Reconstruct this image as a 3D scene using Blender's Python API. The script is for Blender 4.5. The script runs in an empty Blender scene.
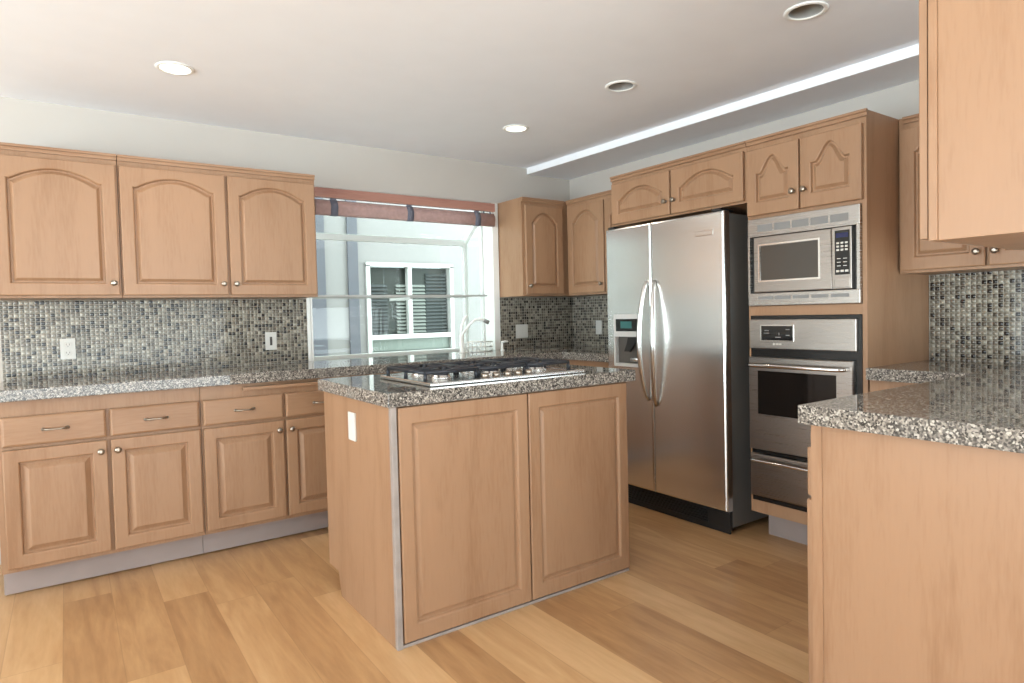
import bpy, bmesh, math, random
from mathutils import Vector, Matrix

random.seed(7)
PI = math.pi
SC = bpy.context.scene
COL = SC.collection

# ------------------------------------------------------------------ camera
cam_d = bpy.data.cameras.new('camera')
cam = bpy.data.objects.new('camera', cam_d)
COL.objects.link(cam)
yaw, pit, rol = -0.6081, -0.0329, -0.0241
fw = Vector((-math.sin(yaw) * math.cos(pit), math.cos(yaw) * math.cos(pit), math.sin(pit)))
rt = Vector((math.cos(yaw), math.sin(yaw), 0))
up = rt.cross(fw)
r2 = rt * math.cos(rol) + up * math.sin(rol)
u2 = up * math.cos(rol) - rt * math.sin(rol)
cam.matrix_world = Matrix(((r2.x, u2.x, -fw.x, -3.4468), (r2.y, u2.y, -fw.y, -4.0713), (r2.z, u2.z, -fw.z, 1.1888), (0, 0, 0, 1)))
cam_d.sensor_width = 36.0
cam_d.lens = 640.5 / 1024 * 36.0
cam_d.shift_y = -6.3 / 1024
cam_d.clip_start = 0.02
SC.camera = cam

# ------------------------------------------------------------------ world, daylight, exposure
W = bpy.data.worlds.new('daylight')
SC.world = W
W.use_nodes = True
WT = W.node_tree
bg = WT.nodes['Background']
# bright hazy sky above the horizon, stronger ground fill below it, set to light the ceiling
w_tc = WT.nodes.new('ShaderNodeTexCoord')
w_sp = WT.nodes.new('ShaderNodeSeparateXYZ')
WT.links.new(w_tc.outputs['Generated'], w_sp.inputs[0])
w_mr = WT.nodes.new('ShaderNodeMapRange')
w_mr.inputs['From Min'].default_value = -0.04
w_mr.inputs['From Max'].default_value = 0.04
WT.links.new(w_sp.outputs[2], w_mr.inputs[0])
w_mx = WT.nodes.new('ShaderNodeMix')
w_mx.data_type = 'RGBA'
GROUND_FILL, SKY = 13.5, 7.0
w_mx.inputs[6].default_value = (0.84 * GROUND_FILL, 0.96 * GROUND_FILL, 1.0 * GROUND_FILL, 1)
w_mx.inputs[7].default_value = (0.84 * SKY, 0.96 * SKY, 1.0 * SKY, 1)
WT.links.new(w_mr.outputs[0], w_mx.inputs[0])
WT.links.new(w_mx.outputs[2], bg.inputs[0])
bg.inputs[1].default_value = 1.0


def portal(name, loc, rot, sx, sy):
    d = bpy.data.lights.new(name, 'AREA')
    d.shape = 'RECTANGLE'
    d.size, d.size_y = sx, sy
    d.cycles.is_portal = True
    o = bpy.data.objects.new(name, d)
    o.location, o.rotation_euler = loc, rot
    COL.objects.link(o)


# openings that let the daylight in: side window, patio opening behind the camera, garden window
portal('side_window_portal', (-7.39, -3.7, 1.07), (0, -PI / 2, 0), 2.14, 6.0)
portal('patio_portal', (-2.8, -7.49, 1.07), (PI / 2, 0, 0), 3.1, 2.14)
portal('added_opening_portal', (-0.01, -5.7, 1.07), (0, PI / 2, 0), 2.14, 2.8)  # unseen opening, added to bring fill light to the right-hand ceiling
portal('garden_window_portal', (-1.44, 0.11, 1.46), (-PI / 2, 0, 0), 1.39, 1.12)

SC.view_settings.view_transform = 'Standard'
SC.view_settings.look = 'None'
SC.view_settings.gamma = 1
SC.view_settings.use_curve_mapping = False
SC.view_settings.exposure = -0.10
SC.cycles.max_bounces = 10
SC.cycles.diffuse_bounces = 6
SC.cycles.use_denoising = True
SC.cycles.sample_clamp_indirect = 6


# ------------------------------------------------------------------ materials
def srgb(r, g, b):
    f = lambda c: (c / 255 / 12.92) if c <= 10 else ((c / 255 + 0.055) / 1.055) ** 2.4
    return (f(r), f(g), f(b), 1)


class NT:
    def __init__(s, name):
        s.m = bpy.data.materials.new(name)
        s.m.use_nodes = True
        s.t = s.m.node_tree
        s.b = s.t.nodes['Principled BSDF']

    def n(s, kind, **kw):
        x = s.t.nodes.new(kind)
        for k, v in kw.items():
            setattr(x, k, v)
        return x

    def l(s, a, b):
        s.t.links.new(a, b)

    def math(s, op, a, b=None, c=None):
        x = s.n('ShaderNodeMath', operation=op)
        for i, v in enumerate((a, b, c)):
            if v is None:
                continue
            if isinstance(v, (int, float)):
                x.inputs[i].default_value = v
            else:
                s.l(v, x.inputs[i])
        return x.outputs[0]

    def ramp(s, fac, stops, interp='LINEAR'):
        x = s.n('ShaderNodeValToRGB')
        x.color_ramp.interpolation = interp
        e = x.color_ramp.elements
        while len(e) < len(stops):
            e.new(0.5)
        for i, (p, c) in enumerate(stops):
            e[i].position = p
            e[i].color = c
        s.l(fac, x.inputs[0])
        return x.outputs[0]

    def mix(s, fac, a, b, blend='MIX'):
        x = s.n('ShaderNodeMix', data_type='RGBA', blend_type=blend)
        for sock, v in ((x.inputs[0], fac), (x.inputs[6], a), (x.inputs[7], b)):
            if isinstance(v, (int, float, tuple)):
                sock.default_value = v
            else:
                s.l(v, sock)
        return x.outputs[2]

    def bump(s, h, strength=0.3, dist=0.002):
        x = s.n('ShaderNodeBump')
        x.inputs['Strength'].default_value = strength
        x.inputs['Distance'].default_value = dist
        s.l(h, x.inputs['Height'])
        s.l(x.outputs[0], s.b.inputs['Normal'])

    def set(s, **kw):
        for k, v in kw.items():
            i = s.b.inputs[k.replace('_', ' ')]
            if hasattr(v, 'is_linked'):
                s.l(v, i)
            else:
                i.default_value = v
        return s


def plain(name, col, rough=0.5, metal=0.0, var=0.03, scale=6.0, **kw):
    m = NT(name)
    tc = m.n('ShaderNodeTexCoord')
    nz = m.n('ShaderNodeTexNoise')
    nz.inputs['Scale'].default_value = scale
    m.l(tc.outputs['Object'], nz.inputs['Vector'])
    lo = tuple(c * (1 - var) for c in col[:3]) + (1,)
    hi = tuple(min(1, c * (1 + var)) for c in col[:3]) + (1,)
    m.set(Base_Color=m.ramp(nz.outputs[0], [(0.3, lo), (0.7, hi)]), Roughness=rough, Metallic=metal, **kw)
    return m.m


def wood(name, c0, c1, axis='z', rough=0.38):
    m = NT(name)
    tc = m.n('ShaderNodeTexCoord')
    oi = m.n('ShaderNodeObjectInfo')
    off = m.n('ShaderNodeVectorMath', operation='MULTIPLY_ADD')
    m.l(oi.outputs['Location'], off.inputs[0])
    off.inputs[1].default_value = (3.1, 2.7, 1.9)
    m.l(tc.outputs['Object'], off.inputs[2])
    mp = m.n('ShaderNodeMapping')
    mp.inputs['Scale'].default_value = {'z': (7, 7, 0.9), 'x': (0.9, 7, 7), 'y': (7, 0.9, 7)}[axis]
    m.l(off.outputs[0], mp.inputs[0])
    n1 = m.n('ShaderNodeTexNoise')
    n1.inputs['Scale'].default_value = 1.3
    n1.inputs['Detail'].default_value = 3
    n1.inputs['Distortion'].default_value = 0.8
    m.l(mp.outputs[0], n1.inputs[0])
    n2 = m.n('ShaderNodeTexNoise')
    n2.inputs['Scale'].default_value = 15
    n2.inputs['Detail'].default_value = 4
    m.l(mp.outputs[0], n2.inputs[0])
    f = m.math('ADD', m.math('MULTIPLY', n1.outputs[0], 0.65), m.math('MULTIPLY', n2.outputs[0], 0.35))
    m.set(Base_Color=m.ramp(f, [(0.33, c1), (0.52, c0), (0.72, tuple(min(1, c * 1.05) for c in c0[:3]) + (1,))]),
          Roughness=rough)
    m.b.inputs['Specular IOR Level'].default_value = 0.35
    m.bump(n2.outputs[0], 0.06, 0.001)
    return m.m


MAPLE0, MAPLE1 = srgb(157, 122, 94), srgb(145, 109, 81)
M_WOOD = wood('maple_upright', MAPLE0, MAPLE1, 'z')
M_WOODH = wood('maple_level', MAPLE0, MAPLE1, 'x')
M_WOODY = wood('maple_cross', MAPLE0, MAPLE1, 'y')
M_REDWOOD = wood('reddish_wood', srgb(168, 122, 108), srgb(150, 104, 91), 'x')


def floor_mat():
    m = NT('oak_planks')
    tc = m.n('ShaderNodeTexCoord')
    sp = m.n('ShaderNodeSeparateXYZ')
    m.l(tc.outputs['Object'], sp.inputs[0])
    u = m.math('DIVIDE', sp.outputs[0], 0.175)
    row = m.math('FLOOR', u)
    wn = m.n('ShaderNodeTexWhiteNoise', noise_dimensions='1D')
    m.l(row, wn.inputs['W'])
    v = m.math('ADD', m.math('DIVIDE', sp.outputs[1], 1.15), m.math('MULTIPLY', wn.outputs[0], 3.7))
    col = m.math('FLOOR', v)
    cm = m.n('ShaderNodeCombineXYZ')
    m.l(row, cm.inputs[0])
    m.l(col, cm.inputs[1])
    w2 = m.n('ShaderNodeTexWhiteNoise', noise_dimensions='2D')
    m.l(cm.outputs[0], w2.inputs['Vector'])
    add = m.n('ShaderNodeVectorMath', operation='MULTIPLY_ADD')
    m.l(w2.outputs['Color'], add.inputs[0])
    add.inputs[1].default_value = (9, 9, 9)
    m.l(tc.outputs['Object'], add.inputs[2])
    mp = m.n('ShaderNodeMapping')
    mp.inputs['Scale'].default_value = (9, 1.1, 9)
    m.l(add.outputs[0], mp.inputs[0])
    g = m.n('ShaderNodeTexNoise')
    g.inputs['Scale'].default_value = 1.6
    g.inputs['Detail'].default_value = 5
    g.inputs['Distortion'].default_value = 1.2
    m.l(mp.outputs[0], g.inputs[0])
    g2 = m.n('ShaderNodeTexNoise')
    g2.inputs['Scale'].default_value = 10
    g2.inputs['Detail'].default_value = 3
    m.l(mp.outputs[0], g2.inputs[0])
    f = m.math('ADD', m.math('ADD', m.math('MULTIPLY', w2.outputs[0], 0.32), m.math('MULTIPLY', g.outputs[0], 0.53)), m.math('MULTIPLY', g2.outputs[0], 0.15))
    c = m.ramp(f, [(0.27, srgb(158, 117, 79)), (0.5, srgb(188, 147, 103)), (0.75, srgb(208, 170, 126))])
    fu = m.math('FRACT', u)
    fv = m.math('FRACT', v)
    du = m.math('MINIMUM', fu, m.math('SUBTRACT', 1.0, fu))
    dv = m.math('MULTIPLY', m.math('MINIMUM', fv, m.math('SUBTRACT', 1.0, fv)), 6.5)
    seam = m.math('LESS_THAN', m.math('MINIMUM', du, dv), 0.010)
    c = m.mix(m.math('MULTIPLY', seam, 0.25), c, srgb(120, 84, 50))
    m.set(Base_Color=c, Roughness=0.33)
    m.b.inputs['Specular IOR Level'].default_value = 0.4
    m.bump(g2.outputs[0], 0.05, 0.001)
    return m.m


M_FLOOR = floor_mat()


def granite_mat():
    m = NT('speckled_granite')
    tc = m.n('ShaderNodeTexCoord')
    v1 = m.n('ShaderNodeTexVoronoi')
    v1.inputs['Scale'].default_value = 215
    m.l(tc.outputs['Object'], v1.inputs['Vector'])
    sp = m.n('ShaderNodeSeparateColor')
    m.l(v1.outputs['Color'], sp.inputs[0])
    c1 = m.ramp(sp.outputs[0], [(0.0, srgb(30, 29, 29)), (0.27, srgb(84, 80, 77)), (0.46, srgb(122, 115, 108)), (0.66, srgb(158, 150, 140)), (0.88, srgb(196, 189, 178))], 'CONSTANT')
    nz = m.n('ShaderNodeTexNoise')
    nz.inputs['Scale'].default_value = 60
    nz.inputs['Detail'].default_value = 3
    m.l(tc.outputs['Object'], nz.inputs['Vector'])
    c2 = m.mix(0.3, c1, m.ramp(nz.outputs[0], [(0.35, srgb(82, 76, 72)), (0.65, srgb(160, 152, 143))]))
    m.set(Base_Color=c2, Roughness=0.035)
    m.b.inputs['Specular IOR Level'].default_value = 0.26
    return m.m


M_GRANITE = granite_mat()


def tile_mat(pitch=0.0212):
    m = NT('glass_mosaic')
    tc = m.n('ShaderNodeTexCoord')
    sp = m.n('ShaderNodeSeparateXYZ')
    m.l(tc.outputs['Object'], sp.inputs[0])
    # tiles run along the wall (x + y picks the run direction on either wall) and up
    u = m.math('DIVIDE', m.math('ADD', sp.outputs[0], sp.outputs[1]), pitch)
    v = m.math('DIVIDE', sp.outputs[2], pitch)
    cm = m.n('ShaderNodeCombineXYZ')
    m.l(m.math('FLOOR', u), cm.inputs[0])
    m.l(m.math('FLOOR', v), cm.inputs[1])
    wn = m.n('ShaderNodeTexWhiteNoise', noise_dimensions='2D')
    m.l(cm.outputs[0], wn.inputs['Vector'])
    c = m.ramp(wn.outputs[0], [(0.0, srgb(30, 25, 22)), (0.17, srgb(86, 78, 67)), (0.33, srgb(112, 104, 92)), (0.58, srgb(134, 127, 113)), (0.84, srgb(158, 151, 136))], 'CONSTANT')
    fu, fv = m.math('FRACT', u), m.math('FRACT', v)
    du = m.math('MINIMUM', fu, m.math('SUBTRACT', 1.0, fu))
    dv = m.math('MINIMUM', fv, m.math('SUBTRACT', 1.0, fv))
    d = m.math('MINIMUM', du, dv)
    grout = m.math('LESS_THAN', d, 0.085)
    c = m.mix(grout, c, srgb(158, 150, 136))
    pu = m.math('MULTIPLY', m.math('MULTIPLY', du, m.math('SUBTRACT', 1.0, du)), 4.0)
    pv = m.math('MULTIPLY', m.math('MULTIPLY', dv, m.math('SUBTRACT', 1.0, dv)), 4.0)
    h = m.math('POWER', m.math('MULTIPLY', pu, pv), 0.75)
    m.set(Base_Color=c, Roughness=m.math('ADD', m.math('MULTIPLY', grout, 0.6), 0.08))
    m.b.inputs['Specular IOR Level'].default_value = 0.75
    m.b.inputs['Coat Weight'].default_value = 0.25
    m.b.inputs['Coat Roughness'].default_value = 0.05
    m.bump(h, 1.0, 0.006)
    return m.m


M_TILE = tile_mat()


def steel_mat(name, col, rough, axis='x', amt=0.06):
    m = NT(name)
    tc = m.n('ShaderNodeTexCoord')
    mp = m.n('ShaderNodeMapping')
    mp.inputs['Scale'].default_value = (2, 2, 300) if axis == 'x' else (300, 300, 2)
    m.l(tc.outputs['Object'], mp.inputs[0])
    nz = m.n('ShaderNodeTexNoise')
    nz.inputs['Scale'].default_value = 2
    m.l(mp.outputs[0], nz.inputs[0])
    r = m.math('ADD', m.math('MULTIPLY', nz.outputs[0], 0.05), rough - 0.025)
    m.set(Base_Color=col, Metallic=1.0, Roughness=r, Anisotropic=0.6)
    tg = m.n('ShaderNodeTangent', direction_type='RADIAL', axis='Z')
    m.l(tg.outputs[0], m.b.inputs['Tangent'])
    if amt:
        m.bump(nz.outputs[0], amt, 0.0002)
    return m.m


M_STEEL = steel_mat('brushed_steel', srgb(236, 236, 234), 0.23, amt=0)
M_STEELT = steel_mat('trim_steel', srgb(166, 160, 154), 0.27, amt=0)
M_STEELD = steel_mat('oven_steel', srgb(156, 148, 141), 0.28, amt=0)
M_NICKEL = plain('brushed_nickel', srgb(160, 150, 138), 0.3, 1.0)
M_CHROME = plain('polished_trim', srgb(225, 223, 220), 0.15, 1.0)
M_CEIL = plain('ceiling_paint', srgb(238, 241, 246), 0.9, var=0.01)
M_WALL = plain('wall_paint', srgb(186, 180, 173), 0.85, var=0.01)
M_WHITE = plain('white_vinyl', srgb(236, 236, 232), 0.45, var=0.01)
M_PLATE = plain('white_plate', srgb(208, 205, 199), 0.5, var=0.01, Specular_IOR_Level=0.15)
M_FRAME = plain('frame_vinyl', srgb(212, 212, 209), 0.45, var=0.01)
M_VINYL = plain('darkened_vinyl', srgb(178, 177, 174), 0.45, var=0.01)  # white vinyl, colour darkened so the bright sky does not overexpose it
M_SLOT = plain('dark_slot', srgb(70, 66, 62), 0.6)
M_TOE = plain('toe_kick_vinyl', srgb(150, 136, 131), 0.6, var=0.05)
M_TRIM = plain('scuffed_edge_trim', srgb(150, 140, 134), 0.5, var=0.12, scale=14)
M_DARK = plain('dark_grey_metal', srgb(112, 110, 107), 0.45, 0.3)
M_BLACK = plain('black_enamel', srgb(24, 22, 21), 0.25)
M_BLACKM = plain('black_plastic', srgb(30, 29, 29), 0.5)
M_IRON = plain('cast_iron', srgb(40, 42, 48), 0.42, 0.2, var=0.2, scale=60)
M_GLASSBLACK = plain('oven_glass', srgb(20, 18, 17), 0.06)
M_MWGLASS = plain('microwave_glass', srgb(72, 66, 60), 0.12)
M_TEAL = NT('display_teal').set(Base_Color=srgb(50, 96, 94), Emission_Color=srgb(110, 180, 170), Emission_Strength=0.06, Roughness=0.2).m
M_BLUE = NT('display_blue').set(Base_Color=srgb(20, 22, 50), Emission_Color=srgb(40, 50, 150), Emission_Strength=0.15, Roughness=0.2).m
M_MARK = plain('printed_mark', srgb(205, 200, 192), 0.5)
M_GREYPLASTIC = plain('grey_plastic', srgb(128, 126, 124), 0.4)
M_DISP = plain('dispenser_recess', srgb(92, 88, 83), 0.4)
M_LENS = NT('lamp_lens').set(Base_Color=(1, 1, 1, 1), Emission_Color=(1.0, 0.93, 0.80, 1), Emission_Strength=3.0).m
M_CONE = plain('satin_reflector', srgb(150, 149, 146), 0.4)
M_BAFFLE = plain('lamp_baffle', srgb(190, 188, 184), 0.4)
M_SHADE = plain('woven_shade', srgb(172, 142, 137), 0.8, var=0.10, scale=40)
M_STRAP = plain('grey_strap', srgb(104, 104, 116), 0.8)
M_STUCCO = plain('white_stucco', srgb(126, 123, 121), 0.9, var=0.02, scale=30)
M_GREYSTRIP = plain('grey_wall_strip', srgb(82, 82, 88), 0.8)
M_NGLASS = plain('neighbour_glass', srgb(44, 48, 44), 0.35, Specular_IOR_Level=0.2)
M_SLAT = plain('blind_slat', srgb(120, 124, 118), 0.6)
M_SLATD = plain('grey_blind_slat', srgb(66, 70, 70), 0.6)


def glass_mat(name, tint, mixf):
    m = NT(name)
    tr = m.n('ShaderNodeBsdfTransparent')
    tr.inputs[0].default_value = tint
    gl = m.n('ShaderNodeBsdfGlossy')
    gl.inputs['Roughness'].default_value = 0.02
    lw = m.n('ShaderNodeFresnel')
    lw.inputs[0].default_value = 1.45
    mx = m.n('ShaderNodeMixShader')
    ge = m.n('ShaderNodeNewGeometry')
    m.l(m.math('MULTIPLY', lw.outputs[0], m.math('MULTIPLY', m.math('SUBTRACT', 1.0, ge.outputs['Backfacing']), mixf)), mx.inputs[0])
    m.l(tr.outputs[0], mx.inputs[1])
    m.l(gl.outputs[0], mx.inputs[2])
    m.l(mx.outputs[0], m.t.nodes['Material Output'].inputs[0])
    return m.m


M_GLASS = glass_mat('window_glass', (0.93, 0.96, 0.94, 1), 1.0)


# ------------------------------------------------------------------ mesh helpers
class MB:
    def __init__(s):
        s.bm = bmesh.new()

    def box(s, x0, y0, z0, x1, y1, z1, bevel=0.0):
        b = bmesh.new()
        bmesh.ops.create_cube(b, size=1)
        for v in b.verts:
            v.co = ((x0 + x1) / 2 + v.co.x * (x1 - x0), (y0 + y1) / 2 + v.co.y * (y1 - y0), (z0 + z1) / 2 + v.co.z * (z1 - z0))
        if bevel:
            bmesh.ops.bevel(b, geom=list(b.edges), offset=bevel, segments=2, affect='EDGES', profile=0.7)
        s.merge(b)
        return s

    def merge(s, b):
        me = bpy.data.meshes.new('t')
        b.to_mesh(me)
        b.free()
        s.bm.from_mesh(me)
        bpy.data.meshes.remove(me)

    def loft(s, rings, cap0=True, cap1=True, closed=True, smooth=False):
        vs = [[s.bm.verts.new(p) for p in r] for r in rings]
        n = len(vs[0])
        for a, b in zip(vs, vs[1:]):
            for i in range(n if closed else n - 1):
                f = s.bm.faces.new((a[i], a[(i + 1) % n], b[(i + 1) % n], b[i]))
                f.smooth = smooth
        if cap0:
            s.bm.faces.new(list(reversed(vs[0])))
        if cap1:
            s.bm.faces.new(vs[-1])
        return s

    def tube(s, pts, r, n=10, smooth=True):
        pts = [Vector(p) for p in pts]
        rs = r if isinstance(r, (list, tuple)) else [r] * len(pts)
        rings = []
        prev = None
        for i, p in enumerate(pts):
            t = (pts[min(i + 1, len(pts) - 1)] - pts[max(i - 1, 0)]).normalized()
            if prev is None:
                a = t.orthogonal().normalized()
            else:
                a = (prev - t * prev.dot(t)).normalized()
            prev = a
            b = t.cross(a)
            rings.append([p + (a * math.cos(2 * PI * k / n) + b * math.sin(2 * PI * k / n)) * rs[i] for k in range(n)])
        return s.loft(rings, smooth=smooth)

    def lathe(s, prof, center=(0, 0, 0), axis='z', n=24, smooth=True, cap0=True, cap1=True):
        """prof: list of (radius, height) along the axis"""
        c = Vector(center)
        rings = []
        for r, h in prof:
            ring = []
            for k in range(n):
                a = 2 * PI * k / n
                if axis == 'z':
                    p = Vector((r * math.cos(a), r * math.sin(a), h))
                elif axis == '-y':
                    p = Vector((r * math.cos(a), -h, r * math.sin(a)))
                else:
                    p = Vector((h, r * math.cos(a), r * math.sin(a)))
                ring.append(c + p)
            rings.append(ring)
        return s.loft(rings, smooth=smooth, cap0=cap0, cap1=cap1)

    def prism(s, poly, z0, z1, bevel=0.0):
        b = bmesh.new()
        lo = [b.verts.new((x, y, z0)) for x, y in poly]
        hi = [b.verts.new((x, y, z1)) for x, y in poly]
        n = len(poly)
        for i in range(n):
            b.faces.new((lo[i], lo[(i + 1) % n], hi[(i + 1) % n], hi[i]))
        b.faces.new(list(reversed(lo)))
        b.faces.new(hi)
        bmesh.ops.recalc_face_normals(b, faces=list(b.faces))
        if bevel:
            bmesh.ops.bevel(b, geom=list(b.edges), offset=bevel, segments=2, affect='EDGES', profile=0.7)
        s.merge(b)
        return s

    def build(s, name, mat, parent=None, loc=(0, 0, 0), rot=(0, 0, 0)):
        bmesh.ops.recalc_face_normals(s.bm, faces=list(s.bm.faces))
        me = bpy.data.meshes.new(name)
        s.bm.to_mesh(me)
        s.bm.free()
        me.materials.append(mat)
        o = bpy.data.objects.new(name, me)
        o.location, o.rotation_euler = loc, rot
        if parent:
            o.parent = parent
        COL.objects.link(o)
        return o


def tag(o, label, cat, group=None):
    o['label'] = label
    o['category'] = cat
    if group:
        o['group'] = group
    return o


def thing(name, label, cat, loc=(0, 0, 0), rz=0.0, group=None):
    o = bpy.data.objects.new(name, None)
    o.empty_display_size = 0.1
    o.location = loc
    o.rotation_euler = (0, 0, rz)
    COL.objects.link(o)
    return tag(o, label, cat, group)


def struct(o):
    o['kind'] = 'structure'
    return o


def copy_tree(o, parent=None):
    c = o.copy()
    COL.objects.link(c)
    if parent:
        c.parent = parent
    for ch in list(o.children):
        copy_tree(ch, c)
    return c


# ------------------------------------------------------------------ room shell
ZC = 2.328          # ceiling
XL, YR = -7.4, -7.5  # side wall and rear wall
WX0, WX1, WZ1 = -2.170, -0.745, 2.03   # garden window opening in the sink wall
ZT = 0.92           # worktop height

struct(MB().box(XL - 0.15, YR - 0.15, -0.1, 0.15, 0.12, 0.0).build('floor', M_FLOOR))
CANS = [(-3.0, -0.835), (-1.135, -0.845), (-1.10, -1.715), (-1.065, -2.68)]


def ceiling_mesh():
    cu = bpy.data.curves.new('c', 'CURVE')
    cu.dimensions = '2D'
    cu.fill_mode = 'BOTH'

    def poly(pts):
        sp = cu.splines.new('POLY')
        sp.points.add(len(pts) - 1)
        for p, q in zip(sp.points, pts):
            p.co = (q[0], q[1], 0, 1)
        sp.use_cyclic_u = True

    poly([(XL - 0.15, YR - 0.15), (0.15, YR - 0.15), (0.15, 0.12), (XL - 0.15, 0.12)])
    for cx, cy in CANS:
        poly([(cx + 0.064 * math.cos(2 * PI * k / 32), cy + 0.064 * math.sin(2 * PI * k / 32)) for k in range(32)])
    t = bpy.data.objects.new('t', cu)
    me = bpy.data.meshes.new_from_object(t)
    bpy.data.objects.remove(t)
    bpy.data.curves.remove(cu)
    return me


me = ceiling_mesh()
bmc = bmesh.new()
bmc.from_mesh(me)
r = bmesh.ops.extrude_face_region(bmc, geom=list(bmc.faces))
for v in r['geom']:
    if isinstance(v, bmesh.types.BMVert):
        v.co.z += 0.15
mb = MB()
mb.bm.free()
mb.bm = bmc
c = struct(mb.build('ceiling', M_CEIL, loc=(0, 0, ZC)))

ZW = ZC + 0.04      # walls run up into the ceiling slab
# sink wall with the garden window opening
w = MB()
w.box(XL - 0.15, 0, 0, WX0, 0.12, ZW)
w.box(WX1, 0, 0, 0.15, 0.12, ZW)
w.box(WX0, 0, WZ1, WX1, 0.12, ZW)
w.box(WX0, 0, 0, WX1, 0.12, 0.87)
struct(w.build('wall_left', M_WALL))
w = MB()
w.box(0, -4.3, 0, 0.15, 0, ZW)
w.box(0, YR, 0, 0.15, -7.1, ZW)
w.box(0, -7.1, 2.14, 0.15, -4.3, ZW)  # gap below is an added opening that lets extra light in on the right
struct(w.build('wall_right', M_WALL))
# side wall with a wide glazed opening
w = MB()
w.box(XL - 0.15, YR, 2.14, XL, 0, ZW)
w.box(XL - 0.15, -0.7, 0, XL, 0, 2.14)
w.box(XL - 0.15, YR, 0, XL, -6.7, 2.14)
struct(w.build('wall_side', M_WALL))
# rear wall with a patio opening
w = MB()
w.box(XL - 0.15, YR - 0.15, 0, -4.35, YR, ZW)
w.box(-1.25, YR - 0.15, 0, 0.15, YR, ZW)
w.box(-4.35, YR - 0.15, 2.14, -1.25, YR, ZW)
struct(w.build('wall_rear', M_WALL))
# dropped strip of ceiling above the fridge wall
struct(MB().prism([(-0.435, -0.001), (-0.001, -0.001), (-0.001, -4.29), (-0.290, -4.29)], 2.280, ZC - 0.0005).build('trim_1', M_CEIL))

# ------------------------------------------------------------------ recessed ceiling lights
def ceiling_light(x, y, label, lit):
    t = thing('recessed_ceiling_light', label, 'ceiling light', (x, y, ZC), 0, 'recessed lights in the kitchen ceiling')
    m = MB()
    m.lathe([(0.0625, 0.0), (0.0615, -0.004), (0.066, -0.007), (0.077, -0.005), (0.080, -0.0008), (0.0625, -0.0008)], n=40, cap0=False, cap1=False)
    m.build('trim_ring', M_WHITE, t)
    if lit:
        MB().lathe([(0.060, -0.002), (0.0605, 0.004), (0.058, 0.008)], n=40).build('lens', M_LENS, t)
        MB().lathe([(0.0605, 0.009), (0.060, 0.09)], n=40, cap0=False).build('housing', M_BAFFLE, t)
    else:
        m = MB()
        m.lathe([(0.0615, -0.002), (0.057, 0.04), (0.046, 0.075)], n=40, cap0=False)
        m.build('reflector_cone', M_CONE, t)
        MB().lathe([(0.012, 0.074), (0.020, 0.062), (0.028, 0.045), (0.024, 0.034), (0.010, 0.030)], n=20).build('bulb', M_GREYPLASTIC, t)
    return t


ceiling_light(*CANS[0], 'lit round ceiling light above the left wall cabinets', True)
ceiling_light(*CANS[1], 'lit round ceiling light nearest the window corner', True)
ceiling_light(*CANS[2], 'unlit round ceiling light above the fridge front', False)
ceiling_light(*CANS[3], 'unlit round ceiling light near the hanging cabinet, at the top edge', False)
for cx, cy in CANS[:2]:
    d = bpy.data.lights.new('downlight', 'SPOT')
    d.energy, d.color, d.spot_size, d.shadow_soft_size, d.spot_blend = 14, (1.0, 0.88, 0.72), 2.3, 0.05, 0.8
    o = bpy.data.objects.new('downlight', d)
    o.location = (cx, cy, ZC - 0.02)
    COL.objects.link(o)


# ------------------------------------------------------------------ cabinet joinery
def opening_ring(w, h, st, rtop, rbot, arch, kind, n, d, y):
    """outline of the panel opening, shrunk by d, counter clockwise seen from the front"""
    x0, x1, z0, zt = st, w - st, rbot, h - rtop
    pts = [(x0 + d, y, z0 + d), (x1 - d, y, z0 + d)]
    for i in range(n + 1):
        u = 1 - 2 * i / n
        if arch <= 0:
            b = 0
        elif kind == 'bell':
            a = min(1, abs(u) / 0.80)
            b = 0.5 + 0.5 * math.cos(PI * a)
            b = b ** 0.8
        else:
            a = abs(u)
            b = 0 if a > 0.93 else (1 - (a / 0.93) ** 2.0)
        z = zt - arch + arch * b
        pts.append(((x0 + x1) / 2 + u * ((x1 - x0) / 2 - d), y, z - d))
    return pts


def rect_ring(w, h, n, d, y):
    pts = [(d, y, d), (w - d, y, d)]
    for i in range(n + 1):
        pts.append((w - d + (2 * d - w) * i / n, y, h - d))
    return pts


def door_mesh(w, h, st=0.056, rtop=0.056, rbot=0.056, arch=0.0, kind='arc', t=0.019, field=0.026, flat=False):
    n = 36 if arch > 0 else 2
    R = [rect_ring(w, h, n, 0, 0), rect_ring(w, h, n, 0, -t + 0.004), rect_ring(w, h, n, 0.0015, -t + 0.0015), rect_ring(w, h, n, 0.005, -t)]
    a = (w, h, st, rtop, rbot, arch, kind, n)
    g = 0.014 if not flat else 0.011
    R += [opening_ring(*a, -0.002, -t), opening_ring(*a, 0.002, -t + 0.002), opening_ring(*a, 0.006, -t + g), opening_ring(*a, 0.013, -t + g)]
    if flat:
        R += [opening_ring(*a, 0.026, -t + 0.005)]
    else:
        R += [opening_ring(*a, field, -t + 0.0015), opening_ring(*a, field + 0.002, -t + 0.001)]
    m = MB()
    m.loft(R)
    return m


def slab_mesh(w, h, t=0.019):
    m = MB()
    n = 2
    m.loft([rect_ring(w, h, n, 0, 0), rect_ring(w, h, n, 0, -t + 0.008), rect_ring(w, h, n, 0.003, -t + 0.003), rect_ring(w, h, n, 0.010, -t)])
    return m


def knob(parent, x, z, y=-0.019):
    return MB().lathe([(0.009, 0.0), (0.009, 0.002), (0.005, 0.004), (0.005, 0.012), (0.012, 0.016), (0.0145, 0.021), (0.012, 0.026), (0.005, 0.028)], (0, 0, 0), '-y', 20).build('knob', M_NICKEL, parent, (x, y, z))


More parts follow.
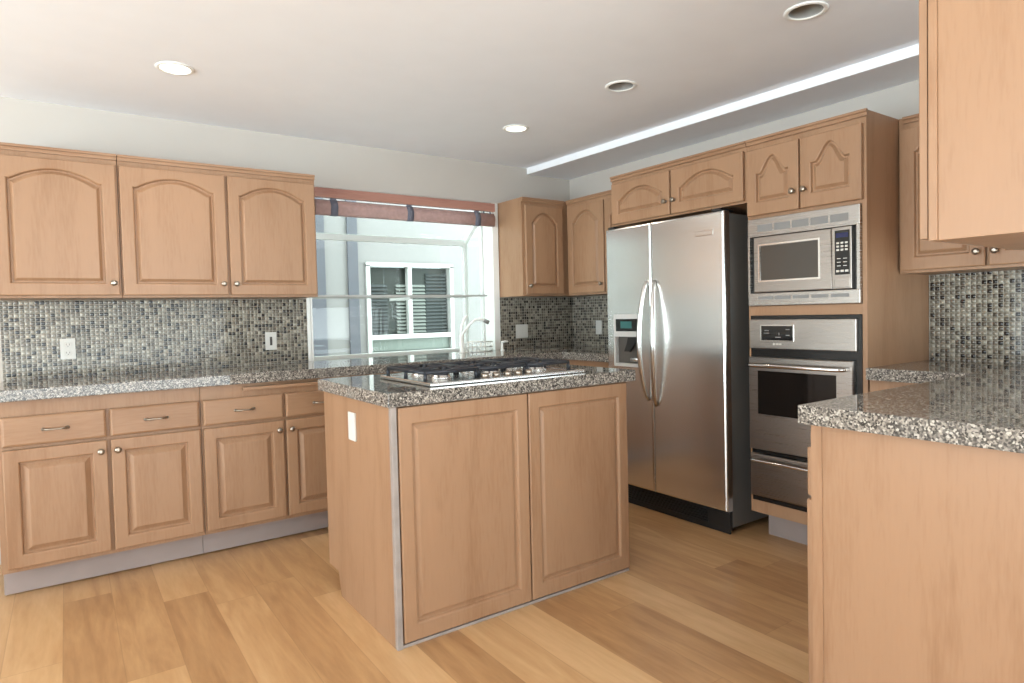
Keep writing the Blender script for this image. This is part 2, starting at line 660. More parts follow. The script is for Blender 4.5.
def bar_pull(parent, x, z, y=-0.019, L=0.088):
    m = MB()
    pts = []
    for i in range(15):
        u = -1 + 2 * i / 14
        pts.append((u * L / 2, -0.004 - 0.022 * (1 - u ** 4), 0))
    m.tube(pts, [0.0055 - 0.002 * (1 - abs(-1 + 2 * i / 14)) for i in range(15)], 8)
    for s in (-1, 1):
        m.lathe([(0.008, 0), (0.008, 0.003), (0.005, 0.006)], (s * L / 2, 0, 0), '-y', 12)
    return m.build('bar_pull', M_NICKEL, parent, (x, y, z))


def cab_door(parent, x, z, w, h, knob_at=None, **kw):
    o = door_mesh(w, h, **kw).build('door', M_WOOD, parent, (x, -0.0025, z))
    if knob_at:
        knob(o, *knob_at)
    return o


def cab_drawer(parent, x, z, w, h, pull=True):
    o = slab_mesh(w, h).build('drawer', M_WOODH, parent, (x, -0.0025, z))
    if pull:
        bar_pull(o, w / 2, h / 2)
    return o


def base_cab(label, loc, rz, w, bays, depth=0.586, toe=0.085, top=0.867, board=None):
    """bays: list of (x0, x1, knob side 'l'/'r', with drawer)"""
    t = thing('base_cabinet', label, 'cabinet', loc, rz)
    MB().box(0, 0, 0.125, w, depth, top, 0.0015).build('body', M_WOOD, t)
    MB().box(0, toe, 0.007, w, toe + 0.02, 0.125).build('toe_kick', M_TOE, t)
    for x0, x1, ks, dr in bays:
        zt = 0.657 if dr else 0.80
        dw, dh = x1 - x0, zt - 0.145
        cab_door(t, x0, 0.145, dw, dh, ((dw - 0.026) if ks == 'r' else 0.026, dh - 0.048), st=0.054, rtop=0.054, rbot=0.054, field=0.034)
        if dr:
            cab_drawer(t, x0, 0.671, dw, 0.128)
    if board:
        o = MB().box(board[0], -0.034, 0.832, board[1], -0.0005, 0.849, 0.003).build('cutting_board', M_WOODH, t)
    return t


def cornice(parent, x0, x1, z, y=0.0, h=0.03, left=None, right=None):
    m = MB()
    m.box(x0, -0.018, z - h * 0.42, x1, -0.0003, z, 0.003)
    m.box(x0, -0.012, z - h, x1, -0.0003, z - h * 0.42, 0.003)
    return m.build('cornice', M_WOODH, parent)


def wall_cab(label, loc, rz, w, doors, z0=1.318, z1=2.03, depth=0.309, arch=0.055, kind='arc', bottom=0.012, top=0.055, name='wall_cabinet', corn=None, st=0.056, corn_h=0.03):
    """doors: list of (x0, x1, knob side)"""
    t = thing(name, label, 'cabinet', loc, rz)
    MB().box(0, 0, z0, w, depth, z1, 0.0015).build('body', M_WOOD, t)
    for x0, x1, ks in doors:
        dw, dh = x1 - x0, z1 - top - z0 - bottom
        kx = {'r': dw - 0.026, 'l': 0.026}.get(ks)
        cab_door(t, x0, z0 + bottom, dw, dh, (kx, 0.060 if dh > 0.4 else 0.075) if ks else None, arch=arch, kind=kind, rtop=0.045, rbot=0.056, st=st)
    c0, c1 = corn or (0, w)
    cornice(t, c0, c1, z1, h=corn_h)
    return t


# ---- left run on the sink wall
base_cab('maple base cabinet at the far left, two drawers over two doors', (-3.712, -0.59, 0), 0, 0.796,
         [(0.022, 0.401, 'r', True), (0.415, 0.789, 'l', True)])
base_cab('maple base cabinet with pull-out cutting board, half behind the island', (-2.914, -0.59, 0), 0, 0.806,
         [(0.008, 0.394, 'r', True), (0.407, 0.793, 'l', True)], board=(0.195, 0.582))
base_cab('maple sink base cabinet under the window, hidden behind the island', (-2.106, -0.59, 0), 0, 0.90,
         [(0.012, 0.44, 'r', True), (0.455, 0.888, 'l', True)])
t = base_cab('maple blind corner base cabinet between the window and the fridge', (-1.204, -0.59, 0), 0, 1.202,
             [(0.012, 0.56, 'r', True)])
base_cab('narrow maple base cabinet just left of the fridge', (-0.59, -0.612, 0), -PI / 2, 0.486, [(0.02, 0.47, 'l', True)])

wall_cab('single-door maple wall cabinet at the far left, above the outlet', (-3.712, -0.311, 0), 0, 0.504, [(0.008, 0.496, 'r')])
wall_cab('two-door maple wall cabinet left of the window', (-3.206, -0.311, 0), 0, 0.988, [(0.006, 0.495, 'r'), (0.508, 0.980, 'l')])
wall_cab('maple wall cabinet right of the window, its pale side lit', (-0.722, -0.311, 0), 0, 0.720, [(0.022, 0.370, 'l')], corn=(0, 0.389), arch=0.07)
wall_cab('maple corner wall cabinet left of the fridge, on the fridge wall', (-0.311, -0.334, 0), -PI / 2, 0.782, [(0.02, 0.412, 'r'), (0.424, 0.775, None)], corn=(0, 0.774), arch=0.07)

# ---- over the fridge, tall oven housing, right of it
wall_cab('shallow two-door maple cabinet above the fridge', (-0.60, -1.118, 0), -PI / 2, 0.972, [(0.014, 0.480, 'r'), (0.492, 0.960, 'l')],
         z0=1.722, depth=0.595, arch=0.062, bottom=0.010, top=0.05, name='overhead_cabinet')

t = thing('oven_tower', 'tall maple housing cabinet holding the microwave and wall oven', 'cabinet', (-0.60, -2.092, 0), -PI / 2)
TW = 0.584
m = MB()
m.box(0, 0, 0.155, 0.0105, 0.595, 2.03, 0.001)
m.box(TW - 0.020, 0, 0.155, TW, 0.595, 2.03, 0.001)
m.box(0.012, 0, 1.632, TW - 0.020, 0.585, 2.03)
m.box(0.012, 0, 1.152, TW - 0.020, 0.56, 1.198)
m.box(0.012, 0, 0.155, TW - 0.020, 0.56, 0.216)
m.box(0.012, 0.565, 0.216, TW - 0.020, 0.585, 1.632)
m.box(0, 0.17, 0.0, TW, 0.585, 0.155)
m.build('body', M_WOOD, t)
MB().box(0.0, 0.148, 0.0, TW, 0.1695, 0.154).build('toe_kick', M_TOE, t)
for x0, x1, ks in ((0.008, 0.284, 'r'), (0.292, 0.572, 'l')):
    dw, dh = x1 - x0, 0.325
    cab_door(t, x0, 1.648, dw, dh, ((dw - 0.024) if ks == 'r' else 0.024, 0.085), arch=0.078, kind='bell', st=0.05, rtop=0.042, rbot=0.062)
cornice(t, 0, TW + 0.008, 2.03)

wall_cab('maple wall cabinet right of the oven housing, partly behind the hanging one', (-0.311, -2.679, 0), -PI / 2, 0.72,
         [(0.012, 0.338, 'r'), (0.350, 0.700, 'l')], z0=1.330, z1=2.03, arch=0.06, corn=(0.02, 0.7))
base_cab('maple base cabinet in the corner right of the oven housing', (-0.59, -2.679, 0), -PI / 2, 0.40, [(0.01, 0.375, 'l', True)])

# ---- peninsula cabinet (doors face the sink wall)
t = thing('peninsula_cabinet', 'maple peninsula cabinet with a plain end panel at the right edge', 'cabinet', (-0.005, -3.099, 0), PI)
PW = 1.755
MB().box(0, 0, 0.10, PW, 0.60, 0.867, 0.0015).build('body', M_WOOD, t)
MB().box(0, 0.075, 0, PW - 0.02, 0.10, 0.10).build('toe_kick', M_TOE, t)
MB().box(PW + 0.0005, 0.001, 0.0, PW + 0.012, 0.60, 0.867, 0.001).build('end_panel', M_WOOD, t)
MB().box(PW + 0.0125, 0.0, 0.0, PW + 0.0165, 0.030, 0.867, 0.001).build('edge_strip', M_WOOD, t)
for x0 in (0.64, 1.205):
    cab_drawer(t, x0, 0.665, 0.555, 0.135)
    cab_door(t, x0, 0.125, 0.555, 0.528, (0.03, 0.48))

# ---- hanging cabinet over the peninsula
t = thing('hanging_cabinet', 'maple wall cabinet hanging over the peninsula, cropped at top right', 'cabinet', (-0.003, -3.402, 0), PI)
MB().box(0, 0.0185, 1.335, 1.79, 0.36, 2.10, 0.001).build('body', M_WOOD, t)
MB().box(0, 0.0, 1.335, 1.795, 0.018, 2.10, 0.0015).build('face_frame', M_WOOD, t)
for x0 in (0.33, 0.83, 1.31):
    cab_door(t, x0, 1.342, 0.475, 0.72, (0.03, 0.06), arch=0.055).location.y = -0.006

# ------------------------------------------------------------------ worktops
o = MB().prism([(-3.712, -0.002), (-3.712, -0.636), (-0.636, -0.636), (-0.636, -1.104), (-0.002, -1.104), (-0.002, -0.002)], 0.868, ZT, 0.004).build('worktop', M_GRANITE)
tag(o, 'speckled granite worktop along the window wall, turning to the fridge', 'worktop')
o = MB().prism([(-0.002, -2.679), (-0.625, -2.679), (-0.625, -3.075), (-1.800, -3.075), (-1.800, -3.74), (-0.002, -3.74)], 0.868, ZT, 0.004).build('worktop', M_GRANITE)
tag(o, 'speckled granite worktop on the right peninsula, mirroring the mosaic', 'worktop')
o = MB().prism([(-2.535, -1.995), (-1.318, -1.995), (-1.318, -1.235), (-2.535, -1.235)], 0.871, 0.921, 0.004).build('worktop', M_GRANITE)
tag(o, 'speckled granite worktop on the island, under the cooktop', 'worktop')

# ------------------------------------------------------------------ mosaic backsplashes
def splash(boxes, label):
    m = MB()
    for b in boxes:
        m.box(*b)
    tag(m.build('mosaic_backsplash', M_TILE), label, 'backsplash')


splash([(-3.712, -0.010, ZT + 0.001, -2.195, -0.001, 1.316)], 'glass mosaic backsplash under the left wall cabinets')
splash([(-0.722, -0.010, ZT + 0.001, -0.0105, -0.001, 1.316), (-0.010, -1.10, ZT + 0.001, -0.001, -0.0105, 1.316)], 'glass mosaic backsplash in the corner left of the fridge')
splash([(-0.010, -3.74, ZT + 0.001, -0.001, -2.679, 1.328)], 'glass mosaic backsplash right of the oven housing, behind the peninsula')
struct(MB().box(-2.194, -0.012, ZT + 0.001, -2.172, -0.0005, 2.03, 0.002).build('trim_2', M_WHITE))

# ------------------------------------------------------------------ outlets and switches
def plate(name, label, loc, rz, w=0.066, h=0.108, kind='duplex'):
    t = thing(name, label, 'outlet' if kind == 'duplex' else 'switch plate', loc, rz)
    MB().box(-w / 2, -0.006, -h / 2, w / 2, 0, h / 2, 0.002).build('cover_plate', M_PLATE, t)
    if kind == 'duplex':
        for s in (-1, 1):
            rc = MB().box(-0.016, -0.0075, s * 0.021 - 0.013, 0.016, -0.0055, s * 0.021 + 0.013, 0.003).build('receptacle', M_PLATE, t)
            m = MB()
            m.box(-0.008, -0.0078, s * 0.021 - 0.003, -0.0055, -0.0074, s * 0.021 + 0.006)
            m.box(0.0055, -0.0078, s * 0.021 - 0.003, 0.008, -0.0074, s * 0.021 + 0.006)
            m.lathe([(0.0025, 0), (0.0025, 0.0004)], (0, -0.0074, s * 0.021 - 0.007), '-y', 10)
            m.build('slots', M_SLOT, rc)
    elif kind == 'rocker2':
        for s in (-1, 1):
            MB().box(s * 0.022 - 0.015, -0.009, -0.030, s * 0.022 + 0.015, -0.0055, 0.030, 0.002).build('rocker', M_PLATE, t)
    elif kind == 'toggle':
        MB().box(-0.007, -0.0076, -0.026, 0.007, -0.0058, 0.026, 0.0008).build('insert', M_SLOT, t)
        MB().box(-0.004, -0.016, -0.004, 0.004, -0.0055, 0.010, 0.001).build('toggle', M_SLOT, t)
    else:
        MB().box(-0.015, -0.0075, -0.030, 0.015, -0.0055, 0.030, 0.001).build('insert', M_PLATE, t)
    return t


plate('wall_outlet', 'white duplex outlet in the mosaic at the far left', (-3.441, -0.0105, 1.064), 0)
plate('wall_switch', 'white single plate in the mosaic near the window', (-2.42, -0.0105, 1.060), 0, kind='toggle')
plate('wall_switch', 'wide double rocker plate in the mosaic right of the window', (-0.527, -0.0105, 1.054), 0, w=0.112, h=0.105, kind='rocker2')
plate('wall_outlet', 'narrow white plate in the mosaic beside the fridge', (-0.0105, -0.335, 1.068), -PI / 2, kind='blank')
plate('island_outlet', 'white blank plate on the wooden end of the island', (-2.5225, -1.617, 0.757), -PI / 2, w=0.072, h=0.112, kind='blank')

# ------------------------------------------------------------------ island
t = thing('island_cabinet', 'maple kitchen island cabinet with two large panelled doors', 'cabinet', (-2.509, -1.965, 0))
IW, ID = 1.142, 0.69
MB().box(0.0, 0.0, 0.012, IW, ID - 0.11, 0.870, 0.001).box(0.0, ID - 0.11, 0.11, IW, ID, 0.870, 0.001).build('body', M_WOOD, t)
# end panel with a toe notch at the back
poly = [(0.0, 0.0), (0.545, 0.0), (0.575, 0.10), (ID, 0.10), (ID, 0.870), (0.0, 0.870)]
m = MB()
m.loft([[(-0.0125, y, z) for y, z in poly], [(-0.0005, y, z) for y, z in poly]])
m.build('end_panel', M_WOOD, t)
MB().box(-0.013, -0.021, 0.0, 0.009, -0.0005, 0.870, 0.003).build('corner_trim', M_TRIM, t)['label'] = 'scuffed grey corner strip'
MB().box(0.010, -0.017, 0.0, IW, -0.0005, 0.011, 0.002).build('bottom_trim', M_TRIM, t)
cab_door(t, 0.015, 0.016, 0.567, 0.850, flat=True, st=0.052, rtop=0.060, rbot=0.060)
cab_door(t, 0.588, 0.016, 0.554, 0.850, flat=True, st=0.052, rtop=0.060, rbot=0.060)

# ------------------------------------------------------------------ gas cooktop
t = thing('gas_cooktop', 'stainless gas cooktop with black grates on the island', 'cooktop', (-1.945, -1.685, 0.9215))
CW, CD = 0.385, 0.235
m = MB()
m.loft([[(-CW * a, -CD * b, z), (CW * a, -CD * b, z), (CW * a, CD * b, z), (-CW * a, CD * b, z)] for a, b, z in
        ((0.97, 0.95, 0.0), (1.0, 1.0, 0.003), (1.0, 1.0, 0.011), (0.99, 0.985, 0.014), (0.95, 0.92, 0.013), (0.94, 0.905, 0.009))])
m.build('tray', M_STEEL, t)
for gx in (-0.245, 0.0, 0.245):
    m = MB()
    hw, y0, y1, zt = 0.116, -0.150, 0.200, 0.046
    for x in (-hw, hw):
        m.tube([(gx + x, y0, zt), (gx + x, y1, zt)], 0.0078, 8)
    for y in (y0, (y0 + y1) / 2, y1):
        m.tube([(gx - hw, y, zt), (gx + hw, y, zt)], 0.0078, 8)
    for cyy in ((y0 * 0.75 + y1 * 0.25), (y0 * 0.25 + y1 * 0.75)):
        for a in range(4):
            dx, dy = math.cos(a * PI / 2 + PI / 4), math.sin(a * PI / 2 + PI / 4)
            m.tube([(gx + dx * 0.115, cyy + dy * 0.085, zt), (gx + dx * 0.075, cyy + dy * 0.06, zt + 0.005), (gx + dx * 0.030, cyy + dy * 0.024, zt + 0.004)], 0.0072, 8)
    for x in (-hw, hw):
        for y in (y0, (y0 + y1) / 2, y1):
            m.tube([(gx + x, y, 0.010), (gx + x, y, zt)], [0.009, 0.0065], 8)
    m.build('grate', M_IRON, t)
    for cyy in ((y0 * 0.75 + y1 * 0.25), (y0 * 0.25 + y1 * 0.75)):
        b = MB().lathe([(0.046, 0.0095), (0.044, 0.018), (0.036, 0.020), (0.036, 0.026)], (gx, cyy, 0), n=28).build('burner', M_STEEL, t)
        MB().lathe([(0.034, 0.0262), (0.035, 0.032), (0.030, 0.036), (0.0, 0.036)], (gx, cyy, 0), n=28, cap1=False).build('burner_cap', M_IRON, b)
for i in range(5):
    MB().lathe([(0.017, 0.0095), (0.016, 0.026), (0.013, 0.030)], (-0.11 + i * 0.055, -0.188, 0), n=18).build('control_knob', M_NICKEL, t)

# ------------------------------------------------------------------ fridge (front faces the island; local x to the right, -y out)
t = thing('refrigerator', 'stainless side-by-side refrigerator with a door dispenser', 'refrigerator', (-0.605, -1.112, 0), -PI / 2)
FW, FH = 0.876, 1.697
SPL = 0.376
MB().box(0.004, 0.0, 0.035, FW - 0.004, 0.575, FH - 0.012, 0.004).build('body', M_DARK, t)
for x in (0.06, FW - 0.06):
    for y in (0.05, 0.52):
        MB().lathe([(0.018, 0.0), (0.018, 0.036)], (x, y, 0), n=14).build('levelling_foot', M_BLACKM, t)
m = MB()
m.box(0.006, -0.018, 0.018, FW - 0.006, -0.001, 0.034, 0.002)
m.box(0.006, -0.010, 0.034, FW - 0.006, -0.001, 0.120)
m.box(0.006, -0.016, 0.112, FW - 0.006, -0.001, 0.122, 0.002)
for k in range(5):
    m.box(0.03, -0.018, 0.042 + k * 0.014, FW - 0.16, -0.009, 0.048 + k * 0.014, 0.002)
m.box(FW - 0.15, -0.020, 0.030, FW - 0.006, -0.009, 0.112, 0.004)
m.box(0.012, -0.014, 0.0015, FW - 0.012, -0.004, 0.018)
m.build('grille', M_BLACKM, t)


def rnd_door(x0, x1, z0, z1, th, hole=None):
    """steel door; hole = (hx0, hx1, hz0, hz1, depth) cuts a recess in the front"""
    m = MB()

    def rr(d, y):
        return [(x0 + d, y, z0 + d), (x1 - d, y, z0 + d), (x1 - d, y, z1 - d), (x0 + d, y, z1 - d)]
    rings = [rr(0.003, -0.002), rr(0, -0.006), rr(0, -th + 0.010), rr(0.003, -th + 0.003), rr(0.010, -th)]
    if hole:
        hx0, hx1, hz0, hz1, dp = hole

        def hh(d, y):
            return [(hx0 + d, y, hz0 + d), (hx1 - d, y, hz0 + d), (hx1 - d, y, hz1 - d), (hx0 + d, y, hz1 - d)]
        rings += [hh(0, -th), hh(0.001, -th + dp)]
    m.loft(rings)
    return m


TH = 0.052
fz = rnd_door(0.0, SPL - 0.003, 0.128, FH, TH, (0.060, 0.278, 0.853, 1.172, 0.030)).build('freezer_door', M_STEEL, t)
fd = rnd_door(SPL + 0.003, FW, 0.128, FH, TH).build('fridge_door', M_STEEL, t)
# dispenser set into the freezer door
dsp = MB()
X0, X1, Z0, Z1 = 0.0605, 0.2775, 0.8535, 1.1715
for b in ((X0, -TH - 0.002, 1.035, X1, -TH + 0.026, Z1), (X0, -TH - 0.002, Z0, X1, -TH + 0.026, 0.872), (X0, -TH - 0.002, 0.872, X0 + 0.012, -TH + 0.026, 1.035), (X1 - 0.006, -TH - 0.002, 0.872, X1, -TH + 0.026, 1.035)):
    dsp.box(*b)
dsp = dsp.build('dispenser', plain('dispenser_silver', srgb(206, 205, 202), 0.35), fz)
dsp['label'] = 'silver ice and water dispenser'
MB().box(X0 + 0.020, -TH - 0.004, 1.068, X1 - 0.016, -TH - 0.0022, 1.143, 0.0008).build('control_panel', M_GLASSBLACK, t)
MB().box(X0 + 0.062, -TH - 0.0046, 1.086, X1 - 0.062, -TH - 0.0041, 1.128).build('display_screen', M_TEAL, t)
m = MB().box(X0 + 0.0125, -TH + 0.0265, 0.8725, X1 - 0.0065, -TH + 0.0285, 1.0345)
m.build('recess_lining', M_DISP, t)
m = MB()
m.loft([[(X0 + a, y, z), (X0 + b, y, z), (X0 + b, y + 0.010, z), (X0 + a, y + 0.010, z)] for a, b, y, z in ((0.110, 0.190, -TH + 0.008, 1.030), (0.104, 0.170, -TH + 0.002, 0.990), (0.085, 0.135, -TH - 0.001, 0.945))])
m.build('dispenser_lever', M_BLACKM, t)
m = MB().tube([(X0 + 0.135, -TH + 0.012, 0.897), (X0 + 0.205, -TH + 0.012, 0.897)], 0.013, 14)
m.build('dispenser_paddle', M_STEEL, t)


def bow_handle(x, z0, z1, lean):
    m = MB()
    pts, rs = [], []
    for i in range(25):
        u = i / 24
        b = math.sin(PI * u)
        pts.append((x + lean * (b ** 0.8) * 0.022, -TH - 0.006 - 0.050 * b ** 0.6, z0 + (z1 - z0) * u))
        rs.append(0.0105 + 0.004 * b)
    m.tube(pts, rs, 12)
    return m


bow_handle(SPL - 0.030, 0.665, 1.362, -1).build('bow_handle', M_CHROME, t)
bow_handle(SPL + 0.030, 0.640, 1.362, 1).build('bow_handle', M_CHROME, t)
b = MB().box(FW - 0.180, -TH - 0.003, 1.578, FW - 0.066, -TH - 0.0003, 1.607, 0.001).build('name_badge', M_CHROME, t)
MB().box(FW - 0.175, -TH - 0.0036, 1.583, FW - 0.071, -TH - 0.0031, 1.602).build('badge_inlay', M_STEEL, b)
for x in (0.02, FW - 0.075):
    MB().box(x, -0.050, FH + 0.0005, x + 0.055, 0.060, FH + 0.014, 0.004).build('hinge_cover', M_BLACKM, t)

# ------------------------------------------------------------------ built-in microwave
t = thing('microwave', 'stainless built-in microwave with trim frame above the oven', 'microwave', (-0.60, -2.103, 1.200), -PI / 2)
MWW, MWH = 0.553, 0.430
m = MB()
m.box(0, -0.020, MWH - 0.085, MWW, -0.001, MWH, 0.003)
m.box(0, -0.020, 0, MWW, -0.001, 0.062, 0.003)
m.box(0, -0.020, 0.062, 0.012, -0.001, MWH - 0.085)
m.box(MWW - 0.014, -0.020, 0.062, MWW, -0.001, MWH - 0.085)
m.box(0.006, -0.023, MWH - 0.089, MWW - 0.006, -0.015, MWH - 0.079, 0.002)
m.build('trim_frame', M_STEELT, t)
for z0_, z1_ in ((MWH - 0.066, MWH - 0.032), (0.030, 0.046)):
    for k in range(5):
        MB().box(0.055 + k * 0.092, -0.0206, z0_, 0.055 + k * 0.092 + 0.082, -0.0195, z1_).build('vent_slot', M_GREYPLASTIC, t)
MB().box(0.013, -0.003, 0.003, MWW - 0.015, 0.40, MWH - 0.003).build('oven_box', M_BLACK, t)
dr = MB()
X0, X1, Z0, Z1 = 0.036, 0.430, 0.066, 0.338
dr.loft([[(X0, -0.0035, Z0), (X1, -0.0035, Z0), (X1, -0.0035, Z1), (X0, -0.0035, Z1)], [(X0, -0.022, Z0), (X1, -0.022, Z0), (X1, -0.022, Z1), (X0, -0.022, Z1)],
         [(X0 + 0.003, -0.025, Z0 + 0.003), (X1 - 0.003, -0.025, Z0 + 0.003), (X1 - 0.003, -0.025, Z1 - 0.003), (X0 + 0.003, -0.025, Z1 - 0.003)],
         [(0.066, -0.025, 0.120), (0.374, -0.025, 0.120), (0.374, -0.025, 0.298), (0.066, -0.025, 0.298)], [(0.070, -0.019, 0.124), (0.370, -0.019, 0.124), (0.370, -0.019, 0.294), (0.070, -0.019, 0.294)]])
dr = dr.build('door', M_STEELD, t)
MB().box(0.0715, -0.0195, 0.1255, 0.3685, -0.0185, 0.2925).build('door_window', M_MWGLASS, dr)
m = MB()
for b in ((0.062, -0.0285, 0.116, 0.070, -0.0255, 0.302), (0.370, -0.0285, 0.116, 0.378, -0.0255, 0.302), (0.070, -0.0285, 0.116, 0.370, -0.0255, 0.124), (0.070, -0.0285, 0.294, 0.370, -0.0255, 0.302)):
    m.box(*b)
m.build('window_surround', M_CHROME, dr)
cp = MB().box(0.432, -0.025, 0.066, 0.520, -0.0035, 0.338, 0.002).build('control_section', M_STEELD, t)
MB().box(0.446, -0.0265, 0.128, 0.512, -0.0252, 0.324, 0.0005).build('keypad', M_GLASSBLACK, cp)
MB().box(0.452, -0.0272, 0.292, 0.506, -0.0266, 0.312).build('display_screen', M_BLUE, cp)
m = MB()
for r_ in range(3):
    for c_ in range(3):
        m.box(0.454 + c_ * 0.019, -0.0271, 0.234 + r_ * 0.015, 0.466 + c_ * 0.019, -0.0266, 0.242 + r_ * 0.015)
for r_ in range(3):
    for c_ in range(2):
        m.box(0.456 + c_ * 0.028, -0.0270, 0.166 + r_ * 0.016, 0.472 + c_ * 0.028, -0.0266, 0.169 + r_ * 0.016)
for c_ in range(3):
    m.box(0.452 + c_ * 0.020, -0.0271, 0.140, 0.466 + c_ * 0.020, -0.0266, 0.149)
m.build('keys', M_MARK, cp)
MB().box(0.444, -0.0275, 0.072, 0.514, -0.0252, 0.118, 0.002).build('door_button', M_STEELD, cp)

# ------------------------------------------------------------------ wall oven with lower drawer
t = thing('wall_oven', 'stainless single wall oven with a lower drawer', 'oven', (-0.60, -2.104, 0.218), -PI / 2)
OW, OH = 0.5515, 0.932
MB().box(0.0, -0.004, 0, OW, -0.0005, OH).box(0.002, -0.0005, 0.002, OW - 0.002, 0.54, OH - 0.002).build('chassis', M_BLACK, t)
p = MB().box(0.006, -0.024, 0.771, 0.536, -0.0045, 0.914, 0.003).build('control_panel', M_STEELD, t)
MB().box(0.068, -0.0265, 0.808, 0.246, -0.0242, 0.888, 0.001).build('display_bezel', M_CHROME, p)
MB().box(0.074, -0.0275, 0.813, 0.240, -0.0266, 0.883, 0.0005).build('display', M_GLASSBLACK, p)
m = MB()
for x, z, w_, h_ in ((0.092, 0.858, 0.024, 0.004), (0.088, 0.846, 0.030, 0.003), (0.205, 0.864, 0.020, 0.004), (0.205, 0.836, 0.020, 0.004), (0.150, 0.826, 0.028, 0.004), (0.168, 0.838, 0.004, 0.012)):
    m.box(x, -0.0280, z, x + w_, -0.0276, z + h_)
m.build('display_marks', M_GREYPLASTIC, p)
m = MB()
m.lathe([(0.006, 0), (0.006, 0.0006)], (0.140, -0.0242, 0.794), '-y', 14)
for k in range(4):
    m.box(0.150 + k * 0.008, -0.0248, 0.790, 0.1555 + k * 0.008, -0.0242, 0.798 + (k % 2) * 0.001)
m.build('emblem', M_MARK, p)
X0, X1, Z0, Z1 = 0.002, 0.524, 0.266, 0.728
d = MB()
d.loft([[(X0, -0.0045, Z0), (X1, -0.0045, Z0), (X1, -0.0045, Z1), (X0, -0.0045, Z1)], [(X0, -0.026, Z0), (X1, -0.026, Z0), (X1, -0.026, Z1), (X0, -0.026, Z1)],
        [(X0 + 0.004, -0.030, Z0 + 0.004), (X1 - 0.004, -0.030, Z0 + 0.004), (X1 - 0.004, -0.030, Z1 - 0.004), (X0 + 0.004, -0.030, Z1 - 0.004)],
        [(0.052, -0.030, 0.444), (0.450, -0.030, 0.444), (0.450, -0.030, 0.662), (0.052, -0.030, 0.662)], [(0.053, -0.028, 0.445), (0.449, -0.028, 0.445), (0.449, -0.028, 0.661), (0.053, -0.028, 0.661)]])
d = d.build('door', M_STEELD, t)
MB().box(0.0535, -0.0295, 0.4455, 0.4485, -0.0281, 0.6605).build('door_window', M_GLASSBLACK, d)


def oven_handle(x0, x1, z, r, out):
    m = MB()
    m.tube([(x0, -0.030, z), (x0 + 0.002, -0.030 - out * 0.7, z), (x0 + 0.020, -0.030 - out, z), ((x0 + x1) / 2, -0.030 - out, z), (x1 - 0.020, -0.030 - out, z), (x1 - 0.002, -0.030 - out * 0.7, z), (x1, -0.030, z)], r, 12)
    return m


oven_handle(0.026, 0.496, 0.690, 0.010, 0.045).build('handle', M_CHROME, d)
d = rnd_door(0.002, 0.530, 0.028, 0.244, 0.028).build('drawer', M_STEELD, t)
oven_handle(0.020, 0.505, 0.214, 0.007, 0.030).build('handle', M_CHROME, d)

# ------------------------------------------------------------------ garden window over the sink
win = struct(MB().box(WX1 - 0.035, -0.014, ZT + 0.001, WX1 + 0.018, 0.118, WZ1 - 0.001, 0.003).box(WX0 + 0.001, -0.010, ZT + 0.001, WX0 + 0.012, 0.118, WZ1 - 0.001, 0.002).box(WX0 + 0.012, 0.0, WZ1 - 0.030, WX1 - 0.035, 0.118, WZ1 - 0.001).build('window_1', M_WHITE))
GX0, GX1, GY, GZ = WX0 + 0.012, WX1 - 0.020, 0.42, 1.79
m = MB()
# front frame
m.box(GX0, GY - 0.04, 0.880, GX1, GY, 0.925, 0.004)
m.box(GX0, GY - 0.04, GZ - 0.045, GX1, GY, GZ, 0.004)
m.box(GX0, GY - 0.035, 0.925, GX0 + 0.035, GY, GZ - 0.045, 0.003)
m.box(GX1 - 0.032, GY - 0.035, 0.925, GX1, GY, GZ - 0.045, 0.003)
# roof bars and side rails
for x in (GX0, GX1 - 0.03):
    m.loft([[(x, 0.12, 1.955), (x + 0.03, 0.12, 1.955), (x + 0.03, 0.12, 2.0), (x, 0.12, 2.0)], [(x, GY - 0.02, GZ - 0.04), (x + 0.03, GY - 0.02, GZ - 0.04), (x + 0.03, GY - 0.02, GZ), (x, GY - 0.02, GZ)]])
    m.box(x, 0.12, 0.90, x + 0.03, GY - 0.04, 0.945)
    m.box(x, 0.119, 0.945, x + 0.03, 0.150, 1.96)
m.build('window_frame', M_FRAME, win)
MB().box(WX0 + 0.001, -0.0, 0.871, WX1 - 0.001, GY - 0.041, 0.899).build('window_sill', M_GRANITE, win)
MB().box(GX0 + 0.035, GY - 0.020, 0.925, GX1 - 0.032, GY - 0.015, GZ - 0.045).build('front_pane', M_GLASS, win)
m = MB()
m.loft([[(GX0 + 0.03, 0.122, 1.975), (GX1 - 0.03, 0.122, 1.975), (GX1 - 0.03, 0.122, 1.979), (GX0 + 0.03, 0.122, 1.979)], [(GX0 + 0.03, GY - 0.022, GZ - 0.02), (GX1 - 0.03, GY - 0.022, GZ - 0.02), (GX1 - 0.03, GY - 0.022, GZ - 0.016), (GX0 + 0.03, GY - 0.022, GZ - 0.016)]])
m.build('roof_pane', M_GLASS, win)
MB().box(GX0 + 0.012, 0.150, 0.945, GX0 + 0.016, GY - 0.036, 1.80).box(GX1 - 0.016, 0.150, 0.945, GX1 - 0.012, GY - 0.036, 1.80).build('side_pane', M_GLASS, win)
sh = MB().box(GX0 + 0.02, 0.060, 1.334, GX1 - 0.034, GY - 0.05, 1.339).build('glass_shelf', M_GLASS, win)
m = MB()
m.box(GX0 + 0.02, 0.046, 1.327, GX1 - 0.034, 0.058, 1.341, 0.002)
m.box(GX0 + 0.02, GY - 0.049, 1.328, GX1 - 0.034, GY - 0.041, 1.340, 0.001)
m.box(-1.46, 0.02, 1.308, -1.44, GY - 0.052, 1.3265, 0.002)
m.build('shelf_rail', M_VINYL, sh)

